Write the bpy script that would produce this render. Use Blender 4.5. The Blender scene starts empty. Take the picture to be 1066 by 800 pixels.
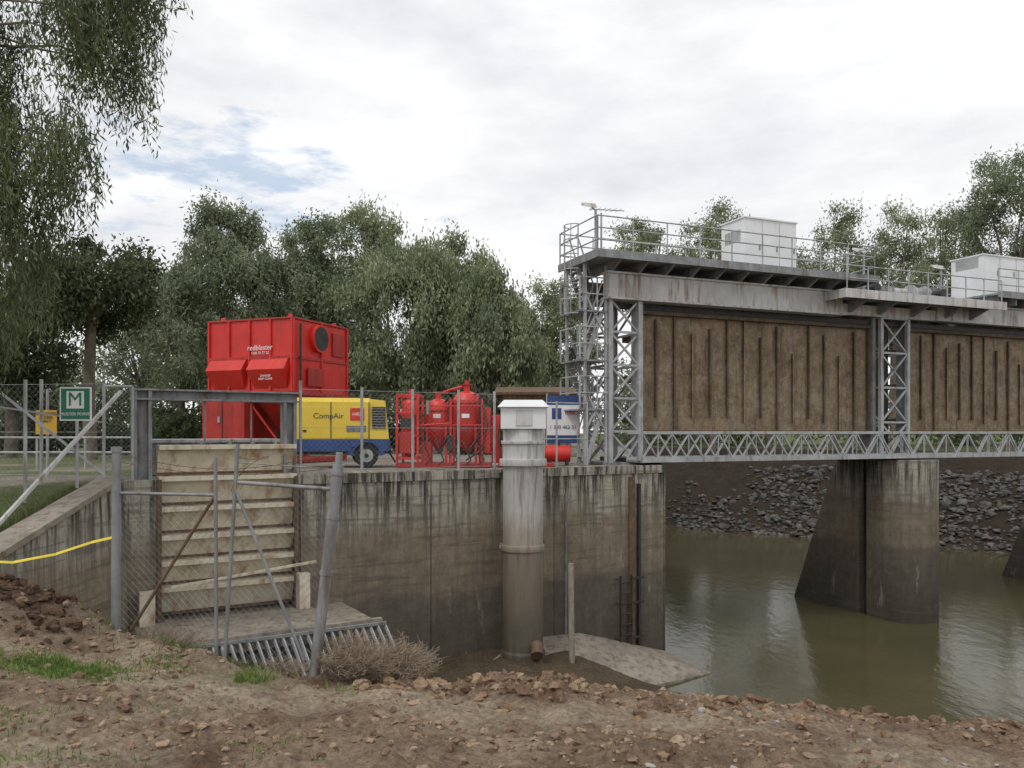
import bpy, bmesh, math, random
import numpy as np
from mathutils import Matrix, Vector
random.seed(5); rng=np.random.default_rng(7)
S=bpy.context.scene
S.view_settings.view_transform='Standard'; S.view_settings.look='None'; S.view_settings.exposure=0
# ------------------------------------------------------------------ materials
def nd(nt,t,**k):
    n=nt.nodes.new(t)
    for a,b in k.items(): setattr(n,a,b)
    return n
def ramp(nt,stops,fac=None,interp='LINEAR'):
    r=nd(nt,'ShaderNodeValToRGB'); cr=r.color_ramp; cr.interpolation=interp
    while len(cr.elements)<len(stops): cr.elements.new(0.5)
    for e,(p,c) in zip(cr.elements,stops):
        e.position=p; e.color=(*c,1) if len(c)==3 else c
    if fac is not None: nt.links.new(fac,r.inputs['Fac'])
    return r
def noise(nt,vec,scale,detail=6,rough=.6,stretch=(1,1,1)):
    m=nd(nt,'ShaderNodeMapping'); m.inputs['Scale'].default_value=stretch
    nt.links.new(vec,m.inputs['Vector'])
    n=nd(nt,'ShaderNodeTexNoise'); n.inputs['Scale'].default_value=scale
    n.inputs['Detail'].default_value=min(detail,7); n.inputs['Roughness'].default_value=rough
    nt.links.new(m.outputs[0],n.inputs['Vector']); return n.outputs['Fac']
def mix(nt,fac,a,b,mode='MIX'):
    m=nd(nt,'ShaderNodeMix',data_type='RGBA',blend_type=mode)
    for s,v in ((m.inputs[0],fac),(m.inputs[6],a),(m.inputs[7],b)):
        if isinstance(v,(int,float)): s.default_value=v
        elif isinstance(v,tuple): s.default_value=(*v,1)
        else: nt.links.new(v,s)
    return m.outputs[2]
def newmat(name):
    m=bpy.data.materials.new(name); m.use_nodes=True; nt=m.node_tree
    b=nt.nodes['Principled BSDF']; g=nd(nt,'ShaderNodeNewGeometry')
    return m,nt,b,g
def bumpit(nt,b,h,strength,dist=.02):
    bp=nd(nt,'ShaderNodeBump'); bp.inputs['Strength'].default_value=strength; bp.inputs['Distance'].default_value=dist
    nt.links.new(h,bp.inputs['Height']); nt.links.new(bp.outputs[0],b.inputs['Normal'])
def MAT(name,c1,c2,scale=2,rough=.7,metal=0,bump=.2,bscale=15,dirt=None,da=(.5,.7),dstretch=(1,1,.15),dscale=5):
    m,nt,b,g=newmat(name); P=g.outputs['Position']
    n=noise(nt,P,scale); r=ramp(nt,[(.35,c1),(.65,c2)],n); col=r.outputs[0]
    if dirt:
        d=noise(nt,P,dscale,8,.65,dstretch); dr=ramp(nt,[(da[0],(0,0,0)),(da[1],(1,1,1))],d)
        col=mix(nt,dr.outputs[0],col,dirt)
    nt.links.new(col,b.inputs['Base Color'])
    b.inputs['Roughness'].default_value=rough; b.inputs['Metallic'].default_value=metal
    if bump: bumpit(nt,b,noise(nt,P,bscale,6),bump)
    return m
galv=MAT('galvanised_steel',(.32,.33,.335),(.46,.47,.475),3,.6,.2,.1,30,(.18,.145,.11),(.54,.7))
galv_d=MAT('dull_steel',(.19,.2,.205),(.31,.32,.325),3,.65,.25,.1,30,(.12,.07,.04),(.53,.72))
white_st=MAT('painted_girder',(.44,.44,.43),(.58,.58,.57),1.2,.55,0,.1,20,(.25,.17,.11),(.5,.68))
white_p=MAT('white_cabinet_paint',(.68,.7,.71),(.78,.79,.8),1.5,.4,0,.05,20,(.5,.47,.44),(.6,.8))
dark=MAT('dark_metal',(.02,.02,.02),(.045,.042,.04),4,.6,0,.1)
rubber=MAT('tyre_rubber',(.015,.015,.015),(.03,.03,.03),8,.85)
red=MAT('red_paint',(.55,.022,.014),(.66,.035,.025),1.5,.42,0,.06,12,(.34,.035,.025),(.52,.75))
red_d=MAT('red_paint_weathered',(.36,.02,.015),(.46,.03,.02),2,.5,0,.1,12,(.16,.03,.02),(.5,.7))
yellow=MAT('yellow_paint',(.74,.52,.04),(.8,.58,.06),1.5,.35,0,.04,12,(.47,.35,.1),(.6,.8))
blue=MAT('blue_paint',(.02,.05,.16),(.03,.08,.24),2,.4)
cream=MAT('cream_painted_steel',(.6,.54,.4),(.72,.67,.54),2.5,.6,0,.15,20,(.34,.2,.1),(.5,.7),(1,1,.35),4)
rustm=MAT('rusty_steel',(.09,.055,.035),(.17,.105,.065),6,.85,0,.3,25)
green=MAT('sign_green',(.01,.16,.1),(.012,.19,.11),2,.45,0,0)
whitep=MAT('sign_white',(.75,.75,.75),(.82,.82,.82),2,.45,0,0)
sign_y=MAT('sign_yellow',(.7,.4,.03),(.75,.45,.04),2,.5,0,0)
tape=MAT('caution_tape',(.75,.6,.04),(.8,.65,.05),2,.4,0,0)
wood=MAT('weathered_wood',(.24,.21,.17),(.36,.32,.26),6,.85,0,.4,20,(.1,.08,.06),(.5,.7))
bark=MAT('bark',(.1,.08,.06),(.2,.17,.13),3,.9,0,.5,12)
rock=MAT('rock',(.045,.042,.038),(.15,.142,.13),1.7,.9,0,.5,9)
stonem=MAT('field_stone',(.2,.18,.155),(.4,.37,.33),9,.9,0,.5,9)
brown=MAT('shed_cladding',(.2,.13,.08),(.28,.19,.12),3,.7)
twig=MAT('dry_twigs',(.22,.165,.115),(.36,.28,.2),4,.9,0,0)
def gatemat(name,k=1.0):
    m,nt,b,g=newmat(name); P=g.outputs['Position']
    # rust blotches of plate steel, isotropic so plates run through the stiffeners
    r=ramp(nt,[(.3,(.12*k,.085*k,.055*k)),(.4,(.2*k,.145*k,.09*k)),(.5,(.27*k,.2*k,.125*k)),(.58,(.23*k,.19*k,.14*k)),(.68,(.3*k,.17*k,.075*k)),(.8,(.2*k,.1*k,.045*k))],noise(nt,P,.6,7,.8))
    c=r.outputs[0]
    c=mix(nt,.7,c,ramp(nt,[(.36,(.38,.36,.34)),(.6,(1.2,1.2,1.2))],noise(nt,P,2.2,7,.85)).outputs[0],'MULTIPLY')
    d=ramp(nt,[(.53,(0,0,0)),(.64,(.8,.8,.8))],noise(nt,P,7,7,.75,(1,1,.1)))
    c=mix(nt,d.outputs[0],c,(.075*k,.052*k,.036*k))
    d2=ramp(nt,[(.53,(0,0,0)),(.66,(.65,.65,.65))],noise(nt,P,3,7,.85))
    c=mix(nt,d2.outputs[0],c,(.36*k,.33*k,.27*k))
    d3=ramp(nt,[(.56,(0,0,0)),(.63,(.9,.9,.9))],noise(nt,P,9,7,.85))
    c=mix(nt,d3.outputs[0],c,(.085*k,.05*k,.03*k))
    nt.links.new(c,b.inputs['Base Color']); b.inputs['Roughness'].default_value=.85
    bumpit(nt,b,noise(nt,P,12,7),.4); return m
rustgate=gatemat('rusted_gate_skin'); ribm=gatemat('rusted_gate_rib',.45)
def concrete(name,mul=1.0):
    m,nt,b,g=newmat(name); P=g.outputs['Position']
    sep=nd(nt,'ShaderNodeSeparateXYZ'); nt.links.new(P,sep.inputs[0])
    n1=noise(nt,P,.8,7,.7)
    add=nd(nt,'ShaderNodeMath',operation='MULTIPLY_ADD'); nt.links.new(n1,add.inputs[0]); add.inputs[1].default_value=1.1
    nt.links.new(sep.outputs['Z'],add.inputs[2])
    mr=nd(nt,'ShaderNodeMapRange'); nt.links.new(add.outputs[0],mr.inputs[0])
    mr.inputs[1].default_value=-7.4; mr.inputs[2].default_value=0.6
    k=mul
    r=ramp(nt,[(.0,(.075*k,.065*k,.047*k)),(.2,(.1*k,.088*k,.065*k)),(.36,(.14*k,.122*k,.092*k)),(.475,(.17*k,.147*k,.112*k)),(.5,(.26*k,.21*k,.15*k)),(.68,(.3*k,.245*k,.175*k)),(.72,(.4*k,.365*k,.29*k)),(.85,(.46*k,.43*k,.36*k))],mr.outputs[0])
    c=r.outputs[0]
    c=mix(nt,.55,c,ramp(nt,[(.33,(.25,.25,.25)),(.66,(1.05,1.05,1.05))],noise(nt,P,3,7,.78)).outputs[0],'MULTIPLY')
    st=ramp(nt,[(.45,(0,0,0)),(.56,(1,1,1))],noise(nt,P,5.5,7,.75,(1,1,.06)))
    zm=nd(nt,'ShaderNodeMapRange'); nt.links.new(add.outputs[0],zm.inputs[0])
    zm.inputs[1].default_value=-2.3; zm.inputs[2].default_value=-.9
    zm.inputs[3].default_value=.25; zm.inputs[4].default_value=1
    mm=nd(nt,'ShaderNodeMath',operation='MULTIPLY'); nt.links.new(st.outputs[0],mm.inputs[0]); nt.links.new(zm.outputs[0],mm.inputs[1])
    c=mix(nt,mm.outputs[0],c,(.045,.042,.034))
    h=ramp(nt,[(.52,(0,0,0)),(.62,(.55,.55,.55))],noise(nt,P,3,5,.65,(.18,.18,3)))
    c=mix(nt,h.outputs[0],c,(.1,.085,.065))
    lt=ramp(nt,[(.6,(0,0,0)),(.68,(.45,.45,.45))],noise(nt,P,2.4,6,.7,(1,1,.25)))
    c=mix(nt,lt.outputs[0],c,(.4*k,.37*k,.3*k))
    nt.links.new(c,b.inputs['Base Color']); b.inputs['Roughness'].default_value=.9
    bumpit(nt,b,noise(nt,P,14,7,.7),.35,.03); return m
conc=concrete('stained_concrete'); conc_p=concrete('pier_concrete',.75)
slabm=MAT('apron_concrete',(.22,.19,.15),(.32,.28,.225),1.5,.85,0,.3,10,(.13,.108,.08),(.48,.66),(1,1,1))
def pipemat():
    m,nt,b,g=newmat('gauge_well_paint'); P=g.outputs['Position']
    sep=nd(nt,'ShaderNodeSeparateXYZ'); nt.links.new(P,sep.inputs[0])
    a=nd(nt,'ShaderNodeMath',operation='MULTIPLY_ADD'); nt.links.new(noise(nt,P,4,6,.6,(1,1,.4)),a.inputs[0]); a.inputs[1].default_value=1.0; nt.links.new(sep.outputs['Z'],a.inputs[2])
    mr=nd(nt,'ShaderNodeMapRange'); nt.links.new(a.outputs[0],mr.inputs[0]); mr.inputs[1].default_value=-5.5; mr.inputs[2].default_value=1.5
    r=ramp(nt,[(0,(.05,.042,.03)),(.16,(.11,.095,.07)),(.3,(.22,.18,.135)),(.5,(.3,.26,.21)),(.57,(.43,.42,.4)),(.8,(.5,.5,.49)),(.95,(.62,.62,.61))],mr.outputs[0])
    st=ramp(nt,[(.5,(0,0,0)),(.65,(.7,.7,.7))],noise(nt,P,7,6,.7,(1,1,.08)))
    c=mix(nt,st.outputs[0],r.outputs[0],(.15,.12,.09))
    nt.links.new(c,b.inputs['Base Color']); b.inputs['Roughness'].default_value=.7
    bumpit(nt,b,noise(nt,P,15),.15); return m
pipem=pipemat()
m,nt,b,g=newmat('bare_earth'); P=g.outputs['Position']
at=nd(nt,'ShaderNodeVertexColor'); at.layer_name='Col'
v=ramp(nt,[(.25,(.5,.45,.42)),(.5,(1,1,1)),(.72,(1.4,1.38,1.35))],noise(nt,P,1.6,7,.78))
c=mix(nt,1.0,at.outputs[0],v.outputs[0],'MULTIPLY')
v2=ramp(nt,[(.35,(.52,.48,.45)),(.6,(1.2,1.2,1.2))],noise(nt,P,17,7,.8))
c=mix(nt,1.0,c,v2.outputs[0],'MULTIPLY')
nt.links.new(c,b.inputs['Base Color']); b.inputs['Roughness'].default_value=.95; b.inputs['Specular IOR Level'].default_value=.2
bumpit(nt,b,noise(nt,P,20,7,.8),1.0,.07)
earth=m
def clodmat(name,c1,c2):
    m,nt,b,g=newmat(name); r=ramp(nt,[(0,c1),(1,c2)],g.outputs['Random Per Island'])
    n=ramp(nt,[(.3,(.6,.57,.54)),(.65,(1.2,1.2,1.2))],noise(nt,g.outputs['Position'],25,6,.7))
    c=mix(nt,1.0,r.outputs[0],n.outputs[0],'MULTIPLY'); nt.links.new(c,b.inputs['Base Color']); b.inputs['Roughness'].default_value=1; b.inputs['Specular IOR Level'].default_value=.15
    bumpit(nt,b,noise(nt,g.outputs['Position'],45,5,.7),.8,.02); return m
clodm=clodmat('earth_clods',(.19,.125,.085),(.4,.3,.21))
darkclod=clodmat('dark_earth_clods',(.06,.038,.026),(.15,.095,.062))
m,nt,b,g=newmat('river_water'); P=g.outputs['Position']
r=ramp(nt,[(.35,(.066,.06,.03)),(.65,(.088,.079,.04))],noise(nt,P,.25,5))
nt.links.new(r.outputs[0],b.inputs['Base Color']); b.inputs['Roughness'].default_value=.09; b.inputs['IOR'].default_value=1.33; b.inputs['Specular IOR Level'].default_value=.36
bumpit(nt,b,noise(nt,P,2.6,5,.6,(1,.5,1)),.28,.05)
waterm=m
def leafmat(name,c1,c2,c3,trans=.3):
    m=bpy.data.materials.new(name); m.use_nodes=True; nt=m.node_tree; nt.nodes.remove(nt.nodes['Principled BSDF'])
    g=nd(nt,'ShaderNodeNewGeometry')
    r=ramp(nt,[(0,c1),(.5,c2),(1,c3)],g.outputs['Random Per Island'])
    n=ramp(nt,[(.3,(.62,.66,.64)),(.65,(1.2,1.2,1.13))],noise(nt,g.outputs['Position'],.5,2))
    c=mix(nt,1.0,r.outputs[0],n.outputs[0],'MULTIPLY')
    df_=nd(nt,'ShaderNodeBsdfDiffuse'); nt.links.new(c,df_.inputs[0])
    tr=nd(nt,'ShaderNodeBsdfTranslucent'); nt.links.new(c,tr.inputs[0])
    ms=nd(nt,'ShaderNodeMixShader'); ms.inputs[0].default_value=trans
    nt.links.new(df_.outputs[0],ms.inputs[1]); nt.links.new(tr.outputs[0],ms.inputs[2])
    nt.links.new(ms.outputs[0],nt.nodes['Material Output'].inputs[0]); return m
leaf_g=leafmat('hazy_gum_leaves',(.165,.195,.125),(.225,.26,.17),(.3,.33,.23))  # distance haze painted into the leaf colour: lightened and greyed
leaf_b=leafmat('bright_hazy_gum_leaves',(.19,.225,.135),(.265,.3,.185),(.34,.37,.25))  # brighter foliage, haze likewise mixed into its colour
leaf_d=leafmat('dark_leaves',(.05,.065,.038),(.085,.105,.06),(.145,.165,.1))
leaf_n=leafmat('near_gum_leaves',(.09,.12,.06),(.15,.185,.1),(.24,.265,.16),.35)
grassm=leafmat('grass_blades',(.1,.18,.04),(.17,.26,.07),(.28,.32,.12),.3)
# ------------------------------------------------------------------ builder
class MB:
    def __init__(s,name,F=None):
        s.name=name; s.v=[]; s.f=[]; s.mi=[]; s.sm=[]; s.mats=[]; s.F=F or Matrix()
    def mid(s,m):
        if m not in s.mats: s.mats.append(m)
        return s.mats.index(m)
    def add(s,vs,fs,m,smooth=False):
        o=len(s.v); s.v+=[tuple(s.F@Vector(p)) for p in vs]
        i=s.mid(m)
        for f in fs: s.f.append([o+k for k in f]); s.mi.append(i); s.sm.append(smooth)
    def box(s,a,b,m):
        x0,y0,z0=a; x1,y1,z1=b
        s.add([(x0,y0,z0),(x1,y0,z0),(x1,y1,z0),(x0,y1,z0),(x0,y0,z1),(x1,y0,z1),(x1,y1,z1),(x0,y1,z1)],
              [(0,3,2,1),(4,5,6,7),(0,1,5,4),(1,2,6,5),(2,3,7,6),(3,0,4,7)],m)
    def prism(s,poly,z0,z1,m):
        n=len(poly)
        s.add([(*p,z0) for p in poly]+[(*p,z1) for p in poly],
              [list(range(n))[::-1],list(range(n,2*n))]+[(i,(i+1)%n,n+(i+1)%n,n+i) for i in range(n)],m)
    def hexa(s,b4,t4,m):
        s.add(list(b4)+list(t4),[(0,3,2,1),(4,5,6,7),(0,1,5,4),(1,2,6,5),(2,3,7,6),(3,0,4,7)],m)
    def beam(s,a,b,w,h,m):
        a=Vector(a); b=Vector(b); d=(b-a).normalized()
        up=Vector((0,0,1)) if abs(d.z)<.98 else Vector((0,1,0))
        x=d.cross(up).normalized(); y=x.cross(d)
        x=x*w/2; y=y*h/2
        s.add([a-x-y,a+x-y,a+x+y,a-x+y,b-x-y,b+x-y,b+x+y,b-x+y],
              [(0,1,2,3),(7,6,5,4),(0,4,5,1),(1,5,6,2),(2,6,7,3),(3,7,4,0)],m)
    def cyl(s,a,b,r,m,n=10,r2=None,cap=True):
        a=Vector(a); b=Vector(b); d=(b-a).normalized(); r2=r if r2 is None else r2
        up=Vector((0,0,1)) if abs(d.z)<.98 else Vector((0,1,0))
        x=d.cross(up).normalized(); y=x.cross(d)
        vs=[]
        for p,rr in ((a,r),(b,r2)):
            for i in range(n):
                t=2*math.pi*i/n; vs.append(p+x*math.cos(t)*rr+y*math.sin(t)*rr)
        s.add(vs,[(i,(i+1)%n,n+(i+1)%n,n+i) for i in range(n)],m,n>4)
        if cap: s.add(vs,[list(range(n))[::-1],list(range(n,2*n))],m)
    def path(s,pts,r,m,n=6,r2=None):
        k=len(pts)-1
        for i in range(k):
            ra=r if r2 is None else r+(r2-r)*i/k; rb=r if r2 is None else r+(r2-r)*(i+1)/k
            s.cyl(pts[i],pts[i+1],ra,m,n,rb,cap=True)
    def lathe(s,c,prof,m,n=20):
        vs=[];fs=[]
        for (r,z) in prof:
            for i in range(n):
                t=2*math.pi*i/n; vs.append((c[0]+r*math.cos(t),c[1]+r*math.sin(t),c[2]+z))
        for j in range(len(prof)-1):
            for i in range(n):
                fs.append((j*n+i,j*n+(i+1)%n,(j+1)*n+(i+1)%n,(j+1)*n+i))
        s.add(vs,fs,m,True)
    def build(s,bevel=0,parent=None):
        me=bpy.data.meshes.new(s.name); V=np.array(s.v)
        c=np.array([(V[:,0].min()+V[:,0].max())/2,(V[:,1].min()+V[:,1].max())/2,V[:,2].min()])
        me.from_pydata([tuple(p) for p in V-c],[],s.f)
        for m in s.mats: me.materials.append(m)
        me.polygons.foreach_set('material_index',s.mi); me.polygons.foreach_set('use_smooth',s.sm)
        bm=bmesh.new(); bm.from_mesh(me); bmesh.ops.recalc_face_normals(bm,faces=bm.faces); bm.to_mesh(me); bm.free()
        o=bpy.data.objects.new(s.name,me); o.location=c; S.collection.objects.link(o)
        if bevel:
            md=o.modifiers.new('bevel','BEVEL'); md.width=bevel; md.segments=2; md.limit_method='ANGLE'
        if parent: attach(o,parent)
        return o
def attach(o,p):
    o.parent=p; o.matrix_parent_inverse=Matrix.Translation(-p.location)
def text(name,body,size,pos,r,mat,parent,sx=1):
    c=bpy.data.curves.new(name,'FONT'); c.body=body; c.size=size; c.extrude=.003; c.align_x='CENTER'; c.align_y='CENTER'
    c.materials.append(mat); o=bpy.data.objects.new(name,c); S.collection.objects.link(o)
    r=Vector(r).normalized(); z=Vector((0,0,1)); n=r.cross(z)
    M=Matrix(((r.x*sx,z.x,n.x,pos[0]),(r.y*sx,z.y,n.y,pos[1]),(r.z*sx,z.z,n.z,pos[2]),(0,0,0,1)))
    o.matrix_world=M
    if parent: attach(o,parent)
def frame(o,u):
    u=Vector((u[0],u[1],0)).normalized(); v=Vector((-u.y,u.x,0))
    return Matrix(((u.x,v.x,0,o[0]),(u.y,v.y,0,o[1]),(0,0,1,0),(0,0,0,1)))
FW=frame((4.49,24.3),(.857,.515)); FB=frame((4.05,25.5),(.922,.387))
def npmesh(name,V,F4,mats,parent=None,smooth=False):
    me=bpy.data.meshes.new(name); k=F4.shape[1]
    me.vertices.add(len(V)); me.vertices.foreach_set('co',V.astype(np.float32).ravel())
    me.loops.add(F4.size); me.loops.foreach_set('vertex_index',F4.astype(np.int32).ravel())
    me.polygons.add(len(F4)); me.polygons.foreach_set('loop_start',np.arange(0,F4.size,k,dtype=np.int32))
    me.polygons.foreach_set('use_smooth',np.full(len(F4),smooth))
    for m in mats: me.materials.append(m)
    me.update(calc_edges=True)
    o=bpy.data.objects.new(name,me); S.collection.objects.link(o)
    if parent: attach(o,parent)
    return o
# ------------------------------------------------------------------ terrain
perm=rng.random((512,512))
def vn(x,y):
    xi=np.floor(x).astype(int); yi=np.floor(y).astype(int); fx=x-xi; fy=y-yi
    fx=fx*fx*(3-2*fx); fy=fy*fy*(3-2*fy)
    g=lambda a,b: perm[a%512,b%512]
    return (g(xi,yi)*(1-fx)+g(xi+1,yi)*fx)*(1-fy)+(g(xi,yi+1)*(1-fx)+g(xi+1,yi+1)*fx)*fy-.5
def fbm(x,y,s,o=4):
    t=0;a=1
    for i in range(o): t=t+a*vn(x*s+17*i,y*s+31*i); s*=2.1; a*=.5
    return t
WZ=-6.6
def hgt(x,y,detail=True):
    sw=(x-4.49)*.857+(y-24.3)*.515; tw=-(x-4.49)*.515+(y-24.3)*.857
    zc=np.interp(x,[-5,-4.2,-3.9,-2,0,1.6,5,12],[-1.9,-1.95,-2.07,-2.38,-2.5,-2.6,-2.93,-3.2])
    yc=8.0
    zn=-1.5+(zc+1.5)*(np.clip(y,0,yc)/yc)**1.3
    d=np.clip(y-yc-.25*fbm(x,y*0,1.2,2),0,None)
    zn=zn-.42*d-.03*d*d
    fl=np.interp(sw,[-4,1],[-5.75,-8.2]); zn=np.maximum(zn,fl)
    df=(x-10.5)*.605+(y-57)*.796+ .8*fbm(x,y,.15,2)
    zf=np.clip(-6.6+.6*df,-8.2,-1.3)
    zn=np.maximum(zn,zf)
    xb=4.3+.1*(y-24.3)
    m1=np.clip((tw-.5)/.6,0,1)*np.clip((xb-.3-x)/.6,0,1)
    z=zn*(1-m1)-1.02*m1
    left=np.interp(y,[0,4,11,16.5,18],[-1.45,-1.6,-2.5,-1.15,-1.02])
    m2=np.clip((-8.3-x)/.5,0,1)
    z=z*(1-m2)+left*m2
    nearm=np.clip((10.5-y)/2,0,1)
    z=z+.55*np.exp(-(((x+5.1)/.9)**2+((y-8.3)/.75)**2))
    if detail:
        rut=np.sin((y*1.0-.22*x)*6.2+1.5*fbm(x,y,.5,2))*np.clip(.5+2*fbm(x+31,y,.35,2),0,1)
        z=z+nearm*(.09*fbm(x,y,.9,3)+.14*np.abs(fbm(x,y,2.6,5)) - .04 + .08*np.clip(fbm(x+9,y,4.5,3),0,1)+.02*rut)
        cz=np.clip(1-np.abs(y-7.7)/.7,0,1)*nearm
        z=z+cz*(.2*np.clip(fbm(x+3,y,1.7,4)+.05,0,1))
        z=z+(1-nearm)*(1-m1)*(1-m2)*.15*fbm(x,y,.8,3)+m2*(1-nearm)*.05*fbm(x,y,.9,3)
    return z,m1,m2,nearm,df
def spread(a,b,step): return np.arange(a,b,step)
xs=np.concatenate([[-400,-250,-150,-100,-70,-50],spread(-40,-6.9,.5),spread(-6.9,6.9,.036),spread(6.9,50,.5),[50,60,75,100,150,250,400]])
ys=np.concatenate([[-60,-30,-15,-8,-4,-1],spread(0,3.6,.4),spread(3.6,9.4,.036),spread(9.4,75,.45),[75,90,120,180,300,600]])
X,Y=np.meshgrid(xs,ys); Z,m1,m2,nm,df=hgt(X,Y)
V=np.stack([X,Y,Z],-1).reshape(-1,3); nx=len(xs); ny=len(ys)
i=np.arange(nx-1); j=np.arange(ny-1); I,J=np.meshgrid(i,j); a=(J*nx+I).ravel()
F=np.stack([a,a+1,a+1+nx,a+nx],-1)
ter=npmesh('ground',V,F,[earth],smooth=True)
def lerp(a,b,t): return a*(1-t[...,None])+np.array(b)*t[...,None]
col=np.zeros(X.shape+(3,))+np.array((.34,.25,.172))
t=np.clip(.45+1.9*fbm(X,Y,.7,4),0,1); col=lerp(col,(.49,.405,.3),t)
t=np.clip(2.0*fbm(X+50,Y,1.6,4)-.1,0,1); col=lerp(col,(.2,.13,.085),t)
t=np.clip(1.2-np.abs(Y-7.6)/.6,0,1)*np.clip((X+2)/2,0,1)*.7; col=lerp(col,(.27,.175,.115),t)
gp=np.clip(1.0-1.1*(((X+3.7)/.6)**2+((Y-6.7)/.4)**2),0,1)+.7*np.clip(1-1.0*(((X+2.4)/.8)**2+((Y-7.4)/.4)**2),0,1)
col=lerp(col,(.2,.22,.1),np.clip(gp*.6,0,1))
md=np.exp(-(((X+5.1)/.9)**2+((Y-8.3)/.8)**2)); col=lerp(col,(.12,.078,.054),np.clip(md*1.8,0,1))
drop=np.clip((Y-8.8)/2,0,1)*(1-m1); col=lerp(col,(.13,.1,.066),drop)
col=lerp(col,(.34,.31,.26),m1)
col=lerp(col,(.15,.18,.08),m2*np.clip((Y-10)/3,0,1)*np.clip(.6+2*fbm(X,Y,.5,3),0,1))
col=lerp(col,(.048,.038,.028),np.clip((df+2)/3,0,1)*(1-m1))
col=lerp(col,(.1,.13,.05),np.clip((df-9)/3,0,1))
rgba=np.concatenate([col,np.ones(X.shape+(1,))],-1).reshape(-1,4)
ca=ter.data.color_attributes.new('Col','FLOAT_COLOR','POINT'); ca.data.foreach_set('color',rgba.astype(np.float32).ravel())
w=MB('river_water'); w.add([(-12,8,WZ),(110,8,WZ),(110,110,WZ),(-12,110,WZ)],[(0,1,2,3)],waterm); w.build()
# ------------------------------------------------------------------ scatter
def ico(sub):
    bm=bmesh.new(); bmesh.ops.create_icosphere(bm,subdivisions=sub,radius=1)
    v=np.array([p.co[:] for p in bm.verts]); f=np.array([[q.index for q in p.verts] for p in bm.faces]); bm.free(); return v,f
icoV,icoF=ico(2)
def scatter(name,pos,size,mat,flat=.7,jit=.28,smooth=False):
    n=len(pos); k=len(icoV)
    V=np.repeat(icoV[None],n,0)
    for q in range(5):
        d=rng.normal(size=(n,1,3)); d/=np.linalg.norm(d,axis=2,keepdims=True)
        dot=(V*d).sum(2,keepdims=True); lim=rng.uniform(.3,.8,size=(n,1,1))
        V=V-d*np.clip(dot-lim,0,None)*.9
    V=V*(1+rng.normal(size=(n,k,1))*jit*.25)
    V=V*rng.uniform(.6,1.3,size=(n,1,3)); V[:,:,2]*=flat
    a=rng.uniform(0,6.28,n); c=np.cos(a)[:,None]; s=np.sin(a)[:,None]
    x=V[:,:,0]*c-V[:,:,1]*s; y=V[:,:,0]*s+V[:,:,1]*c
    V=np.stack([x,y,V[:,:,2]],-1)*size[:,None,None]+pos[:,None,:]
    F=(icoF[None]+np.arange(n)[:,None,None]*k).reshape(-1,3)
    return npmesh(name,V.reshape(-1,3),F,[mat],smooth=smooth)
n=13000
px=rng.uniform(-6.5,6.5,n); py=3.6+rng.random(n)**.85*5.0
dens=fbm(px,py,.9,4); keep=(dens+rng.uniform(-.3,.35,n))>.08
px=px[keep];py=py[keep]; sz=.008+.042*rng.random(len(px))**3.2
pz=hgt(px,py)[0]+sz*.1
scatter('dirt_clods',np.stack([px,py,pz],-1),sz,clodm,.75,.7)
n=900; px=rng.uniform(-1.5,6.5,n); py=rng.normal(7.7,.4,n); sz=.02+.065*rng.random(n)**2.5
ok=fbm(px,py,1.1,2)>-.12; px,py,sz=px[ok],py[ok],sz[ok]
scatter('dirt_clods',np.stack([px,py,hgt(px,py)[0]+sz*.1],-1),sz,clodmat('crest_clods',(.15,.095,.062),(.36,.255,.17)),.8,.7)
n=460; px=rng.normal(-5.1,.5,n); py=rng.normal(8.0,.4,n); sz=.015+.06*rng.random(n)**2
scatter('dirt_clods',np.stack([px,py,hgt(px,py)[0]+sz*.2],-1),sz,darkclod,.75,.6)
n=70; px=rng.uniform(.5,6,n); py=rng.uniform(4.4,7.8,n); sz=.015+.03*rng.random(n)**2
scatter('stones',np.stack([px,py,hgt(px,py)[0]+sz*.3],-1),sz,stonem)
n=6500; al=rng.uniform(-10,48,n); dd=rng.uniform(-1.0,6.8,n)
px=10.5+.796*al+.605*dd; py=57-.605*al+.796*dd
keep=(px-.115*py>0)&(fbm(px,py,.25,2)+rng.uniform(-.2,.5,n)+np.clip((al-3)/10,-.5,.5)-.08*np.clip(dd-3,0,9)>-.0); px=px[keep];py=py[keep]
sz=.1+.2*rng.random(len(px))**1.6
scatter('riprap_rocks',np.stack([px,py,hgt(px,py)[0]+sz*.25],-1),sz,rock)
# ------------------------------------------------------------------ concrete abutment wall
w=MB('concrete_abutment_wall',FW)
w.box((-10.95,0,-9),(0,1.3,-1.0),conc)
w.box((-14.6,0,-9),(-13.9,1.3,-1.0),conc)
w.box((-13.9,0,-9),(-10.95,1.3,-4.0),conc)
w.box((-13.9,.9,-4.0),(-10.95,1.3,-1.1),conc)
w.box((-10.95,-.05,-1.2),(.05,0,-.975),conc)
for s in (-7.6,-3.9): w.box((s-.01,-.004,-6),(s+.01,.0,-1.22),dark)
w.box((-10.9,-.08,-4.2),(-10.55,-.0,-1.22),conc)
w.box((-1.32,-.08,-6.4),(-1.12,0,-1.3),rustm); w.box((-1.0,-.1,-6.5),(-.92,0,-1.5),dark)
w.F=Matrix()
w.prism([(4.35,24.4),(4.6,24.5),(8.1,60),(3,60),(3.1,25.6)],-9,-1.0,conc)
w.build()
w=MB('wing_wall')
w.hexa([(-8.55,10.5,-5),(-8.05,10.5,-5),(-7.85,16.83,-5),(-8.6,17.3,-5)],[(-8.55,10.5,-2.55),(-8.05,10.5,-2.55),(-7.98,16.7,-1.03),(-8.6,17.2,-1.03)],conc)
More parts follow.
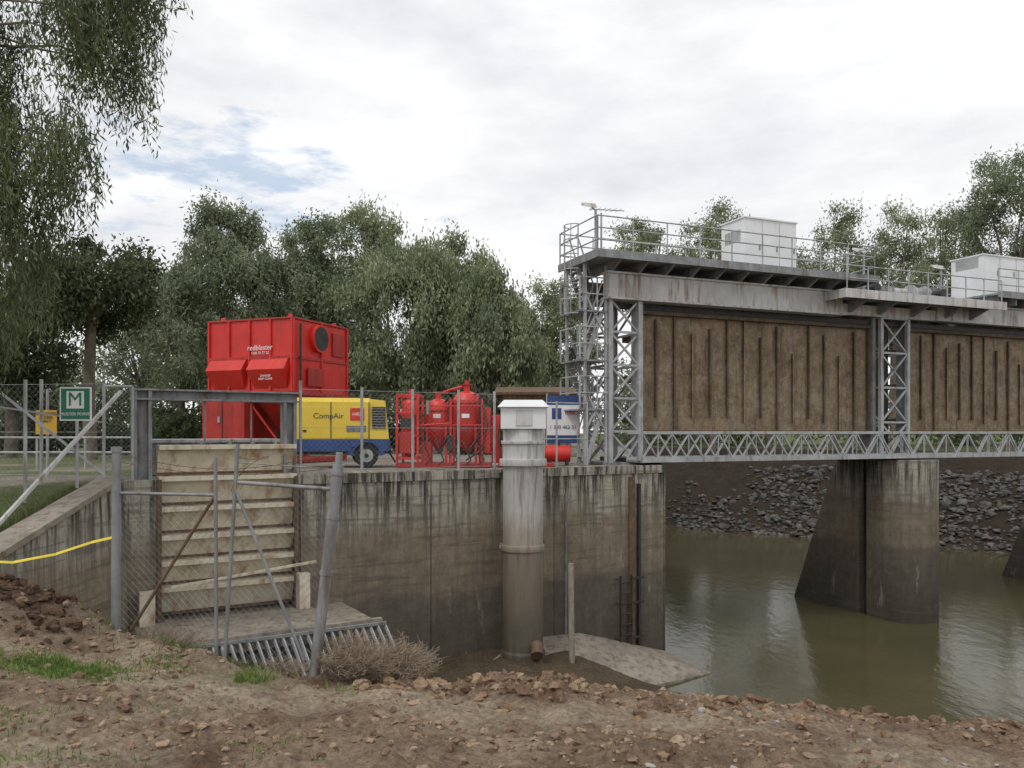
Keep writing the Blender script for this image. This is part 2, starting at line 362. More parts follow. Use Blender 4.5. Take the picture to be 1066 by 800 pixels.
w.hexa([(-8.6,10.5,-2.55),(-8.0,10.5,-2.55),(-7.93,16.65,-1.03),(-8.65,17.2,-1.03)],[(-8.6,10.5,-2.43),(-8.0,10.5,-2.43),(-7.93,16.65,-.91),(-8.65,17.2,-.91)],slabm)
w.build(.01)
w=MB('concrete_apron')
top=[(-.7,20.0,-5.75),(.75,19.9,-6.0),(3.7,21.0,-6.5),(5.45,22.3,-6.57),(4.6,24.2,-6.5),(1.8,22.75,-5.55),(.2,21.8,-5.5)]
k=len(top); w.add(top+[(p[0],p[1],-8) for p in top],[list(range(k))]+[(i,(i+1)%k,k+(i+1)%k,k+i) for i in range(k)],slabm); w.build(.02)
w=MB('intake_apron',FW)
w.box((-14.4,-2.3,-4.25),(-9.9,-.0,-4.0),slabm); w.box((-14.4,-2.1,-6.5),(-10.1,-.1,-4.25),conc)
w.box((-14.4,-2.42,-4.06),(-9.86,-2.3,-3.9),slabm)
w.build(.01)
w=MB('trash_rack',FW)
for i in range(22):
    s=-13.3+i*.165; w.beam((s,-2.45,-4.02),(s+.2+random.gauss(0,.02),-2.95,-4.8-random.uniform(0,.12)),.035,.06,galv)
w.beam((-13.6,-2.47,-4.0),(-9.8,-2.47,-4.0),.06,.06,galv_d); w.beam((-13.3,-2.78,-4.62),(-9.7,-2.78,-4.62),.04,.04,galv_d); w.build()
# ------------------------------------------------------------------ sluice gate (cream) and frame
w=MB('sluice_gate',FW)
zs=[-.28,-.95,-1.6,-2.2,-2.75,-3.3,-3.95]
for a,b in zip(zs[:-1],zs[1:]):
    w.hexa([(-13.88,.42,b),(-10.97,.42,b),(-10.97,.5,b),(-13.88,.5,b)],[(-13.88,.2,a-.1),(-10.97,.2,a-.1),(-10.97,.5,a-.1),(-13.88,.5,a-.1)],cream)
    w.box((-13.88,.02,a-.098),(-10.97,.5,a),cream)
    w.box((-13.88,.38,b+.02),(-10.97,.41,b+.08),rustm)
for s in (-13.0,-12.4,-11.9,-11.4): w.box((s-.03,.18,-.28),(s+.03,.3,-.2),galv_d)
w.box((-13.93,-.06,-4.0),(-13.84,.02,-1.0),rustm); w.box((-11.03,-.05,-4.0),(-10.93,.015,-1.0),rustm)
w.beam((-13.7,-.25,-3.25),(-10.6,-.25,-2.95),.06,.06,cream); w.box((-14.3,-.3,-4.0),(-14.0,-.05,-3.3),cream); w.box((-11,-.3,-4.0),(-10.75,-.03,-3.2),cream)
w.build(.008)
w=MB('gate_lifting_frame',FW)
w.box((-14.35,.25,-1.0),(-14.28,.6,.88),galv_d); w.box((-14.06,.25,-1.0),(-13.99,.6,.88),galv_d); w.box((-14.28,.4,-1.0),(-14.06,.44,.88),galv_d)
w.box((-11.2,.25,-1.0),(-11.13,.55,.7),galv_d); w.box((-10.97,.25,-1.0),(-10.9,.55,.7),galv_d); w.box((-11.13,.38,-1.0),(-10.97,.42,.7),galv_d)
w.box((-14.4,.22,.88),(-10.85,.6,.92),galv_d); w.box((-14.4,.39,.72),(-10.85,.43,.88),galv_d); w.box((-14.4,.22,.68),(-10.85,.6,.72),galv_d)
for s in (-12.9,-11.9): w.cyl((s,.4,-.25),(s,.4,.7),.02,galv_d)
w.build()
w=MB('steel_water_trough',FW); w.box((-13.8,1.8,-1.0),(-10.9,3.2,-.25),galv_d); w.box((-13.9,1.7,-.25),(-10.8,3.3,-.17),galv)
for i in range(8): w.box((-13.7+i*.38,1.74,-1),(-13.64+i*.38,1.8,-.25),galv_d)
w.build(.01)
# ------------------------------------------------------------------ gauge well pipe
w=MB('gauge_well'); c=(.28,20.75,0)
w.lathe(c,[(.0,-6.1),(.56,-6.1),(.56,-5.55),(.51,-5.5),(.51,-3.0),(.55,-3.0),(.55,-2.85),(.51,-2.85),(.51,-.85),(.6,-.85),(.6,-.68),(.52,-.68),(.52,-.3),(.56,-.3),(.56,-.22),(.5,-.22),(.5,.1),(0,.1)],pipem,28)
w.box((-.28,20.2,.08),(.84,21.3,.62),white_p)
w.hexa([(-.36,20.1,.62),(.92,20.1,.62),(.92,21.4,.62),(-.36,21.4,.62)],[(-.2,20.3,.8),(.76,20.3,.8),(.76,21.2,.8),(-.2,21.2,.8)],white_p)
w.box((.1,20.18,.15),(.5,20.2,.55),white_st)
for z in (-1.0,-2.95): w.beam((-.3,21.6,z),(-.3,20.9,z),.05,.08,galv_d); w.beam((.86,22,z),(.8,20.9,z),.05,.08,rustm)
w.cyl((.62,20.35,-5.3),(.62,20.05,-5.5),.16,rustm,12); w.cyl((.7,20.2,-6),(.7,20.2,-5.4),.06,rustm)
w.build(.006)
w=MB('timber_post'); w.cyl((1.5,20.4,-6.4),(1.47,20.4,-3.28),.075,wood,8); w.build()
w=MB('steel_gauge_rod',FW); w.cyl((-3.6,-.12,-5.5),(-3.6,-.12,-1.7),.03,galv_d); w.build()
w=MB('wall_ladder',FW)
for s in (-1.75,-1.35): w.beam((s,-.2,-6.3),(s,-.2,-4.1),.05,.05,dark)
for i in range(7): w.cyl((-1.75,-.2,-6.1+i*.3),(-1.35,-.2,-6.1+i*.3),.018,dark)
for z in (-5.9,-4.9,-4.2):
    w.beam((-1.75,-.2,z),(-1.75,0,z),.04,.04,rustm); w.beam((-1.35,-.2,z),(-.9,-.2,z),.05,.05,dark)
w.build()
# ------------------------------------------------------------------ chain-link utility
def mesh_panel(w,p0,p1,z0,z1,pitch,r,m,warp=0):
    p0=Vector((*p0,0)); p1=Vector((*p1,0)); L=(p1-p0).length; H=z1-z0; d=(p1-p0)/L; nrm=Vector((-d.y,d.x,0))
    def pt(u,v):
        o=warp*(math.sin(u*2.3+v)*math.sin(v*2.1)) if warp else 0
        return p0+d*u+nrm*o+Vector((0,0,z0+v))
    segs=8 if warp else 5
    k=-H
    while k<L:
        for sgn in (1,-1):
            ua=max(k,0); ub=min(k+H,L)
            if ub-ua>.01:
                pr=None
                for i in range(segs+1):
                    u=ua+(ub-ua)*i/segs; v=(u-k) if sgn==1 else H-(u-k)
                    q=pt(u,v)
                    if pr is not None: w.cyl(pr,q,r,m,3,cap=False)
                    pr=q
        k+=pitch
def wl(s,t=0,z=0): p=FW@Vector((s,t,z)); return (p.x,p.y)
w=MB('chain_link_fence')
ss=[-10.8,-9.3,-7.96,-6.67,-5.6]
for i,s in enumerate(ss):
    x,y=wl(s,.3); w.cyl((x,y,-1.0),(x,y,1.08 if i else 1.2),.036,galv,8)
for z in (-.9,.1,1.0): w.cyl((*wl(ss[0],.3),z),(*wl(ss[-1],.3),z),.006,galv,5)
mesh_panel(w,wl(ss[0],.3),wl(ss[-1],.3),-.95,1.0,.13,.0014,galv)
w.build()
w=MB('chain_link_fence')
for s in (-4.3,-3.0,-1.9): x,y=wl(s,1.2); w.cyl((x,y,-1.0),(x,y,.9),.03,galv,8)
for z in (-.2,.85): w.cyl((*wl(-4.3,1.2),z),(*wl(-1.9,1.2),z),.02,galv,6)
w.build()
w=MB('chain_link_fence')
def post(x,y,z0,z1,r=.035,m=galv): w.cyl((x,y,z0),(x,y,z1),r,m,8)
post(-8.45,16.9,-1.05,1.0); post(-7.95,17.1,-1.05,.95); post(-9.3,15.6,-1.35,1.0)
w.cyl((-8.45,16.9,.95),(-7.95,17.1,.95),.03,galv); mesh_panel(w,(-8.45,16.9),(-7.95,17.1),-1,.95,.09,.002,galv)
w.beam((-8.9,14.1,-1.62),(-8.1,16.9,.84),.06,.06,white_st)
w.beam((-9.6,15.3,.75),(-8.2,16.4,-.85),.05,.05,galv)
w.beam((-10.4,15.9,.55),(-8.45,16.9,.2),.035,.035,galv)
for i in range(6):
    x=-9.8-i*2.3; post(x,17+i*.4,-1.1,1.1)
for z in (-.9,0,1.0): w.cyl((-8.45,16.9,z),(-21.3,19,z),.006,galv,5)
mesh_panel(w,(-8.45,16.9),(-21.3,19),-1,1.0,.14,.0016,galv)
w.build()
w=MB('handrail')
for i in range(8):
    x=-10.2-i*1.3; w.cyl((x,22,-1.05),(x,22,-.15),.03,galv)
for z in (-.15,-.55): w.cyl((-10.2,22,z),(-20,22,z),.03,galv)
w.build()
# ------------------------------------------------------------------ near broken fence
w=MB('chain_link_fence')
w.cyl((-4.03,8.3,-2.3),(-4.02,8.3,-.2),.045,galv_d,10); w.cyl((-4.02,8.3,-.2),(-4.02,8.3,-.15),.055,galv_d,10)
w.cyl((-1.96,8.0,-2.6),(-1.70,8.0,-.32),.055,galv_d,10); w.cyl((-1.72,8.0,-.5),(-1.69,8.0,-.2),.035,galv_d,8)
for z in (-.42,-.85,-1.4): 
    t=(z+2.6)/2.28; x=-1.96+.26*t; w.cyl((x,8.0,z),(x+.006,8,z+.04),.064,galv_d,10)
w.cyl((-2.95,8.15,-2.4),(-2.96,8.15,-.25),.02,galv_d,8)
w.cyl((-2.86,8.1,-2.4),(-2.72,8.1,-.12),.02,galv_d,8)
w.cyl((-3.98,8.3,-.62),(-2.96,8.15,-.63),.016,galv_d,8)
w.cyl((-2.72,8.1,-.5),(-1.76,8.0,-.56),.02,galv_d,8)
w.cyl((-2.98,8.15,-.66),(-3.85,8.25,-2.0),.018,rustm,8)
w.cyl((-2.74,8.1,-.58),(-2.05,8.05,-2.25),.018,galv_d,8)
w.cyl((-2.74,8.1,-.3),(-1.8,8.03,-.36),.006,galv_d,5)
mesh_panel(w,(-4.0,8.3),(-2.96,8.15),-2.15,-.62,.075,.0015,galv_d,.04)
mesh_panel(w,(-2.9,8.12),(-1.85,8.0),-2.3,-.56,.075,.0015,galv_d,.06)
for z0,z1,sag in ((-.3,-.35,.1),(-.22,-.2,.16)):
    pts=[(-4.02+(2.3)*i/14,8.3-.3*i/14,z0+(z1-z0)*i/14-sag*math.sin(math.pi*i/14)) for i in range(15)]; w.path(pts,.003,rustm,4)
    for p in pts: w.cyl((p[0]-.015,p[1],p[2]-.02),(p[0]+.015,p[1],p[2]+.02),.002,rustm,3)
pts=[(-2.72+.25*math.sin(i*.5)+.02*i,8.1,-.15-.04*i-.1*math.cos(i*.6)) for i in range(14)]; w.path(pts,.003,rustm,4)
w.build()
w=MB('caution_tape')
pts=[(-5.9,8.6,-1.36),(-5.2,8.5,-1.37),(-4.7,8.4,-1.27),(-4.3,8.33,-1.14),(-4.05,8.26,-1.08)]
for a,b in zip(pts[:-1],pts[1:]): w.add([a,b,(b[0],b[1]+.005,b[2]+.024),(a[0],a[1]+.012,a[2]+.026)],[(0,1,2,3)],tape)
w.cyl((-5.9,8.6,-2.3),(-5.9,8.6,-1.25),.02,wood); w.build()
w=MB('red_marker'); w.box((-4.3,8.25,-2.15),(-4.22,8.3,-2.02),red); w.cyl((-4.26,8.28,-2.2),(-4.26,8.28,-2.1),.01,dark); w.build()
# ------------------------------------------------------------------ signs
w=MB('muster_point_sign'); y=16.0
w.cyl((-8.55,y+.05,-1.1),(-8.55,y+.05,.9),.03,galv)
w.box((-8.86,y-.01,.22),(-8.24,y+.01,.88),whitep); w.box((-8.83,y-.016,.25),(-8.27,y-.0105,.85),green)
w.box((-8.72,y-.022,.46),(-8.38,y-.0165,.8),whitep); o=w.build()
text('letter','M',.38,(-8.55,y-.028,.63),(1,0,0),green,o); text('legend','MUSTER POINT',.085,(-8.55,y-.024,.35),(1,0,0),whitep,o)
w=MB('warning_sign'); y=18; w.cyl((-10.27,y+.05,-1.1),(-10.27,y+.05,.95),.03,galv); w.box((-10.5,y-.01,-.05),(-10.04,y+.01,.48),sign_y); o=w.build()
text('legend','AUTHORISED\nACCESS\nONLY',.085,(-10.27,y-.02,.32),(1,0,0),dark,o)
# ------------------------------------------------------------------ red dust collector
F=frame((-10.07,27.2),(.932,-.364))
w=MB('dust_collector',F); L=3.3; D=3.1
zt=3.62; zm=2.45; zb=1.3
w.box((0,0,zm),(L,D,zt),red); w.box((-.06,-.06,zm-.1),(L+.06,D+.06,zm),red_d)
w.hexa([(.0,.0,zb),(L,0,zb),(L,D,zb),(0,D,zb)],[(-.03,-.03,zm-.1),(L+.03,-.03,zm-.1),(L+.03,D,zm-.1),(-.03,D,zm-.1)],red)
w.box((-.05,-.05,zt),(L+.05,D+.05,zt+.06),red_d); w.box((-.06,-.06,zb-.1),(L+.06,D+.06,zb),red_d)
for k in range(5):
    x=k*L/4; w.box((x-.035,-.07,zb),(x+.035,-.0,zt),red)
for k in (0,2,4):
    yv=k*D/4; w.box((L,yv-.035,zb),(L+.07,yv+.035,zt),red)
for k in range(2):
    x0=k*L/2+.1; x1=x0+L/2-.2
    w.hexa([(x0+.1,-.03,zb+.12),(x1-.1,-.03,zb+.12),(x1-.1,.0,zb+.12),(x0+.1,.0,zb+.12)],[(x0,-.34,zm-.45),(x1,-.34,zm-.45),(x1,.0,zm-.45),(x0,.0,zm-.45)],red)
    w.hexa([(x0,-.34,zm-.45),(x1,-.34,zm-.45),(x1,.0,zm-.45),(x0,.0,zm-.45)],[(x0,-.1,zm-.1),(x1,-.1,zm-.1),(x1,.0,zm-.1),(x0,.0,zm-.1)],red)
for k in range(2):
    x0=k*L/2+.05; x1=x0+L/2-.1; c=(x0+x1)/2
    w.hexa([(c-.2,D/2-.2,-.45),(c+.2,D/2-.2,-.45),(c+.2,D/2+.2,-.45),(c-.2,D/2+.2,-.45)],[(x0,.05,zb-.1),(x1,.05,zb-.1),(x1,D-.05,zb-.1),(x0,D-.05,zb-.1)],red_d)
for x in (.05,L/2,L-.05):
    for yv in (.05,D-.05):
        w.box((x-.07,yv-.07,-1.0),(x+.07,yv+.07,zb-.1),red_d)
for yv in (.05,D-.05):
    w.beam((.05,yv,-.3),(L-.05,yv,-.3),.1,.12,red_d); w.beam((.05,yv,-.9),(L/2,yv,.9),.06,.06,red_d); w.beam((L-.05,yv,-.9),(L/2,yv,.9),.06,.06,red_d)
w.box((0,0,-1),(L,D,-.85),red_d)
w.box((.0,-.35,-.35),(1.7,0.03,1.1),red_d); w.box((.8,-.37,-.3),(.84,-.35,1.05),dark); w.box((.65,-.39,.3),(.75,-.35,.5),galv)
w.cyl((L+.002,1.35,3.1),(L+.18,1.35,3.1),.46,red,28); w.cyl((L+.18,1.35,3.1),(L+.186,1.35,3.1),.4,dark,28)
w.box((L+.0,2.2,2.6),(L+.06,2.9,3.4),red_d)
w.cyl((L+.1,.3,1.3),(L+.1,.3,3.5),.035,dark); w.box((L+.07,.7,1.5),(L+.12,1.6,2.1),red_d)
for x in (.3,L-.3):
    for yv in (.3,D-.3): w.box((x-.08,yv-.02,zt+.06),(x+.08,yv+.02,zt+.2),red)
o=w.build(.012)
ru=(.932,-.364,0)
text('lettering','redblaster',.24,(F@Vector((2.1,-.085,2.72)))[:],ru,whitep,o)
text('phone','1300 73 77 22',.12,(F@Vector((2.1,-.085,2.55)))[:],ru,whitep,o)
text('warning','DANGER\nKEEP CLEAR',.1,(F@Vector((2.45,-.25,1.75)))[:],ru,whitep,o)
# ------------------------------------------------------------------ compressor trailer
F=frame((-6.05,22.8),(.97,.24)); w=MB('air_compressor_trailer',F)
w.prism([(0,0),(2.05,0),(2.05,1.3),(0,1.3)],-.2,.85,yellow)
w.hexa([(0,0,.85),(2.05,0,.85),(2.05,1.3,.85),(0,1.3,.85)],[(.06,.1,.97),(2.05,.1,.97),(2.05,1.2,.97),(.06,1.2,.97)],yellow)
w.hexa([(2.053,0,-.2),(2.6,.0,-.2),(2.6,1.3,-.2),(2.053,1.3,-.2)],[(2.053,0.1,.95),(2.5,.1,.9),(2.5,1.2,.9),(2.053,1.2,.95)],yellow)
w.box((2.12,-.012,.1),(2.5,.04,.72),dark)
for i in range(8): w.box((2.12,-.02,.13+i*.075),(2.5,-.012,.15+i*.075),galv_d)
w.box((.1,-.01,-.17),(.95,-.001,.72),yellow); w.box((1.0,-.01,-.17),(2.0,-.001,.72),yellow)
for x in (.97,2.03): w.box((x-.012,-.013,-.19),(x+.012,.0,.85),dark)
w.box((1.4,-.02,-.0),(1.95,-.011,.18),galv_d); w.box((.2,-.03,.0),(.3,-.01,.06),dark)
w.box((-.02,-.03,-.55),(2.62,1.33,-.2),blue); w.box((1.5,-.06,-.42),(2.3,-.03,-.2),blue)
w.box((.0,.2,-.62),(2.6,1.1,-.55),dark)
for yv in (-.12,1.2):
    w.cyl((1.95,yv-.02,-.67),(1.95,yv+.2,-.67),.33,rubber,24); w.cyl((1.95,yv-.035,-.67),(1.95,yv-.018,-.67),.19,galv,16); w.cyl((1.95,yv-.05,-.67),(1.95,yv-.03,-.67),.06,dark,10)
for i in range(8):
    a0=math.pi*i/8; a1=math.pi*(i+1)/8
    w.beam((1.95+.4*math.cos(a0),-.06,-.67+.4*math.sin(a0)),(1.95+.4*math.cos(a1),-.06,-.67+.4*math.sin(a1)),.26,.025,blue)
w.beam((0,.65,-.6),(-1.0,.65,-.62),.1,.1,dark); w.cyl((-.75,.65,-1.0),(-.75,.65,-.4),.04,dark)
w.cyl((1.6,.8,.95),(1.6,.8,1.12),.05,dark); w.box((.9,.5,.97),(1.05,.8,1.03),dark)
w.beam((2.6,.65,-.5),(2.85,.65,-.9),.05,.05,dark)
o=w.build(.02)
ru=(.97,.24,0)
text('lettering','CompAir',.22,(F@Vector((.9,-.016,.45)))[:],ru,dark,o)
w=MB('red_label',F); w.box((1.5,-.018,.32),(1.9,-.0115,.68),red); w.build(parent=o)
text('label','HIRE',.13,(F@Vector((1.7,-.022,.5)))[:],ru,whitep,o)
# ------------------------------------------------------------------ blasting pots
w=MB('abrasive_blasting_pots',Matrix.Translation((-3.3,23.2,0)))
w.box((0,0,-1),(2.7,1.5,-.9),red_d)
for x in (.03,.62):
    for yv in (.03,1.3): w.beam((x,yv,-.9),(x,yv,1.05),.07,.07,red)
for z in (-.75,-.1,.55,1.05):
    for yv in (.03,1.3): w.beam((.03,yv,z),(.62,yv,z),.07,.07,red)
    for x in (.03,.62): w.beam((x,.03,z),(x,1.3,z),.07,.07,red)
w.lathe((.33,.6,0),[(0,.95),(.18,.92),(.24,.8),(.24,-.5),(.1,-.8),(0,-.8)],red,20)
w.cyl((.33,.6,.95),(.33,.6,1.25),.04,red); w.box((.1,-.02,-.6),(.55,.0,0.0),red_d); w.box((.15,-.03,.1),(.5,-.005,.4),dark)
def pot(x,y,r,zt,zb):
    w.lathe((x,y,0),[(0,zt),(r*.35,zt-.02),(r*.75,zt-.1),(r,zt-.28),(r,zb+.45),(r*.85,zb+.3),(r*.2,zb-.15),(0,zb-.15)],red,26)
    w.lathe((x,y,0),[(r+.02,zt-.33),(r+.03,zt-.36),(r+.02,zt-.39)],red_d,26)
    w.lathe((x,y,0),[(r+.02,zb+.6),(r+.03,zb+.57),(r+.02,zb+.54)],red_d,26)
    for a in (.6,2.2,3.8,5.4): w.beam((x+r*math.cos(a),y+r*math.sin(a),zb+.6),(x+r*1.05*math.cos(a),y+r*1.05*math.sin(a),-.95),.07,.07,red)
    w.cyl((x,y,zt-.02),(x,y,zt+.16),.1,red,14); w.cyl((x,y,zt+.16),(x,y,zt+.2),.15,red_d,14)
    w.path([(x+r*.6,y-r*.5,zt-.1),(x+r*.9,y-r*.9,zt+.02),(x+r*.95,y-r*.95,zb+.4),(x+.1,y-r*.9,-.55),(x,y,-.6)],.035,dark,8)
    w.cyl((x-.05,y-r-.02,.15),(x-.05,y-r+.02,.15),.14,red_d,16)
    w.box((x-.12,y-r-.015,.4),(x+.1,y-r+.03,.52),whitep)
pot(1.15,.65,.38,.98,-.4); pot(1.98,.6,.43,1.2,-.4)
w.path([(1.15,.65,1.1),(1.5,.55,1.22),(1.98,.6,1.36)],.04,red,8)
w.cyl((1.98,.6,1.3),(1.98,.6,1.5),.06,red); w.box((2.5,.2,-.6),(2.68,.6,.7),red); w.path([(2.45,.1,.8),(2.6,.0,.2),(2.45,0,-.5),(2.0,-.1,-.8)],.03,dark,6)
w.box((.7,.05,-.9),(1.0,.3,-.3),red_d); w.box((1.45,.0,-.55),(1.62,.12,-.1),dark); w.cyl((.8,-.05,.2),(1.6,-.05,.25),.025,red)
for k in range(5):
    x=.75+k*.38; w.path([(x,.0,-.1-.05*k),(x+.1,-.12,-.45),(x+.25,-.15,-.8),(x+.1,-.1,-.93)],.022,dark,6)
for z in (.2,.75): w.beam((.62,.1,z),(2.5,.1,z),.04,.04,red)
w.beam((1.55,.1,-.9),(1.55,.1,.95),.06,.06,red); w.beam((2.45,.1,-.9),(2.45,.1,.95),.06,.06,red); w.cyl((.9,.05,.5),(.9,.05,.9),.05,galv_d)
w.build(.006)
w=MB('pump_set',Matrix.Translation((-.4,23.4,0)))
w.box((0,0,-1),(1.6,.8,-.9),red_d); w.box((.1,.1,-.9),(.6,.7,-.3),red); w.cyl((.65,.4,-.55),(1.3,.4,-.55),.22,red_d,16); w.box((.2,.15,-.3),(.5,.5,-.05),galv_d)
w.path([(.1,.1,.4),(.0,0,-.1),(.1,-.1,-.8)],.03,dark,6); w.box((-.2,.3,-.9),(.05,.7,.5),red)
w.build(.01)
w=MB('site_banner_sign'); y=25.6
for x in (1.1,2.1): w.cyl((x,y+.04,-1),(x,y+.04,1.2),.03,galv)
w.box((1.1,y-.01,-.35),(2.1,y+.01,1.15),whitep); w.box((1.1,y-.016,.85),(2.1,y-.0105,1.15),blue); w.box((1.1,y-.016,-.35),(2.1,y-.0105,-.1),blue); w.box((1.25,y-.018,.4),(1.55,y-.0105,.75),blue)
o=w.build(); text('phone','1 300 462 51',.16,(1.6,y-.022,.15),(1,0,0),blue,o); text('name','HIRE',.16,(1.82,y-.022,.6),(1,0,0),red,o)
w=MB('red_fuel_tank'); w.cyl((1.0,24.6,-.65),(1.75,24.6,-.65),.25,red,20); w.box((1.1,24.4,-1),(1.2,24.8,-.85),dark); w.box((1.6,24.4,-1),(1.7,24.8,-.85),dark); w.cyl((1.4,24.6,-.42),(1.4,24.6,-.3),.05,dark); w.build(.01)
w=MB('portable_toilet'); w.box((.75,26.2,-1),(1.05,27,.55),whitep); w.box((.73,26.18,.55),(1.07,27.1,.62),white_st); w.box((.78,26.18,-.9),(1.02,26.2,.4),white_st); w.build(.02)
w=MB('timber_shed'); w.box((-.4,33,-1),(2.4,36,1.5),brown); w.hexa([(-.7,32.7,1.5),(2.7,32.7,1.5),(2.7,36.3,1.5),(-.7,36.3,1.5)],[(-.7,32.7,1.6),(2.7,32.7,1.6),(2.7,36.3,2.0),(-.7,36.3,2.0)],rustm)
w.box((.2,32.97,.3),(1.0,33,1.1),dark)
for i in range(14): w.box((-.4+i*.2,32.985,-1),(-.38+i*.2,33,1.5),rustm)
w.build()
# ------------------------------------------------------------------ bridge piers
def pier(s0,name='concrete_pier'):
    w=MB(name,FB); r=1.05; zt=-.97; n=14
    arc=[(s0+r*math.cos(math.pi+math.pi*i/n),-.55+r*math.sin(math.pi+math.pi*i/n)) for i in range(n+1)]
    w.add([(x,y,-9) for x,y in arc]+[(x,y,zt) for x,y in arc],[(i,i+1,n+2+i,n+1+i) for i in range(n)]+[list(range(n+1,2*n+2)),list(range(n+1))[::-1]],conc_p,False)
    for i in range(len(w.sm)-2): w.sm[i]=True
    w.box((s0-r,-.55,-9),(s0+r,.25,zt),conc_p)
    w.box((s0-r+.25,.25,-9),(s0+r-.25,.6,zt),dark)
    w.hexa([(s0-r,.6,-9),(s0+r,.6,-9),(s0+r,4.9,-9),(s0-r,4.9,-9)],[(s0-r,.6,zt),(s0+r,.6,zt),(s0+r,1.7,zt),(s0-r,1.7,zt)],conc_p)
    w.build(.03)
pier(10.6); pier(22.7)
def tower(w,s0,s1,t0,t1,z0,z1,nb,m=galv,lw=.13,bw=.07):
    for s in (s0,s1):
        for t in (t0,t1): w.beam((s,t,z0),(s,t,z1),lw,lw,m)
    H=(z1-z0)/nb
    for i in range(nb+1):
        z=z0+i*H
        for t in (t0,t1): w.beam((s0,t,z),(s1,t,z),bw,bw,m)
        for s in (s0,s1): w.beam((s,t0,z),(s,t1,z),bw,bw,m)
    for i in range(nb):
        a=z0+i*H; b=a+H
        for t in (t0,t1): w.beam((s0,t,a),(s1,t,b),.05,.06,m); w.beam((s1,t+.03,a),(s0,t+.03,b),.05,.06,m)
        for s in (s0,s1):
            w.beam((s,t0,a),(s,t1,b),.06,.05,m) if i%2 else w.beam((s,t1,a),(s,t0,b),.06,.05,m)
def rail(w,a,b,z,h=1.05,sp=1.15,m=galv,r=.024,nr=3):
    a=Vector(a);b=Vector(b);L=(b-a).length;n=max(1,round(L/sp))
    for i in range(n+1):
        p=a+(b-a)*i/n; w.cyl((p.x,p.y,z),(p.x,p.y,z+h),r,m,6)
    for k in range(nr):
        zz=z+h*(k+1)/nr if nr>1 else z+h
        w.cyl((a.x,a.y,zz),(b.x,b.y,zz),r*.9,m,6)
w=MB('steel_gate_tower',FB); tower(w,-1.15,-.12,-.05,1.45,-1.0,4.1,5); w.box((-1.3,-.2,-1),(0.02,1.6,-.93),galv_d)
w.box((-.2,-.15,-.9),(-.04,.3,4.1),galv)
w.build()
w=MB('steel_gate_tower',FB); tower(w,9.95,11.25,-.05,1.45,-.9,4.1,4); w.box((9.72,.1,-.9),(9.86,.6,4.1),galv_d); w.box((11.4,.1,-.9),(11.55,.6,4.1),galv_d)
w.box((10.3,.5,-.9),(10.9,.6,4.1),dark); w.build()
w=MB('steel_gate_tower',FB); tower(w,22.0,23.3,-.05,1.45,-.9,4.1,4); w.build()
w=MB('access_stair_tower',FB)
SA,SB=-2.0,-1.28
for s in (SA,SB):
    for t in (.0,1.2): w.beam((s,t,-1),(s,t,5.1),.08,.08,galv)
lv=[-1.0,.7,2.2,3.7,5.2]
for i in range(4):
    a,b=lv[i],lv[i+1]; sa,sb=(SA+.05,SB-.1) if i%2==0 else (SB-.1,SA+.05); t=.3 if i%2==0 else .9
    for dt in (-.27,.27): 
        w.beam((sa,t+dt,a),(sb,t+dt,b),.04,.14,galv); w.beam((sa,t+dt,a+.95),(sb,t+dt,b+.95),.035,.035,galv)
        w.beam((sa,t+dt,a),(sa,t+dt,a+.95),.035,.035,galv); w.beam(((sa+sb)/2,t+dt,(a+b)/2),((sa+sb)/2,t+dt,(a+b)/2+.95),.03,.03,galv)
    for k in range(1,7):
        f=k/7; w.box((sa+(sb-sa)*f-.1,t-.27,a+(b-a)*f-.015),(sa+(sb-sa)*f+.1,t+.27,a+(b-a)*f+.015),galv)
    if i<3:
        w.box((SA-.2,-.05,b-.05),(SB+.05,1.25,b),galv_d)
        for zz in (.5,1.0):
            w.beam((SA-.2,-.05,b+zz),(SB+.05,-.05,b+zz),.035,.035,galv); w.beam((SA-.2,-.05,b+zz),(SA-.2,1.25,b+zz),.035,.035,galv)
        w.beam((SA-.2,-.05,b),(SA-.2,-.05,b+1),.04,.04,galv); w.beam((SA-.2,1.25,b),(SA-.2,1.25,b+1),.04,.04,galv); w.beam((-1.6,-.05,b),(-1.6,-.05,b+1),.035,.035,galv)
for z in (0,2.9): 
    w.beam((SA,0,z),(SB,0,z+1.3),.05,.05,galv); w.beam((SB,0,z),(SA,0,z+1.3),.05,.05,galv)
for k in range(7):
    z=3.6+k*.45
    pts=[(SA-.2-.3*math.sin(math.pi*q/8),.35+.32*math.cos(math.pi*q/8),z) for q in range(9)]; w.path(pts,.016,galv,5)
for q in (2,4,6): w.cyl((SA-.2-.3*math.sin(math.pi*q/8),.35+.32*math.cos(math.pi*q/8),3.6),(SA-.2-.3*math.sin(math.pi*q/8),.35+.32*math.cos(math.pi*q/8),6.3),.014,galv,5)
w.build()
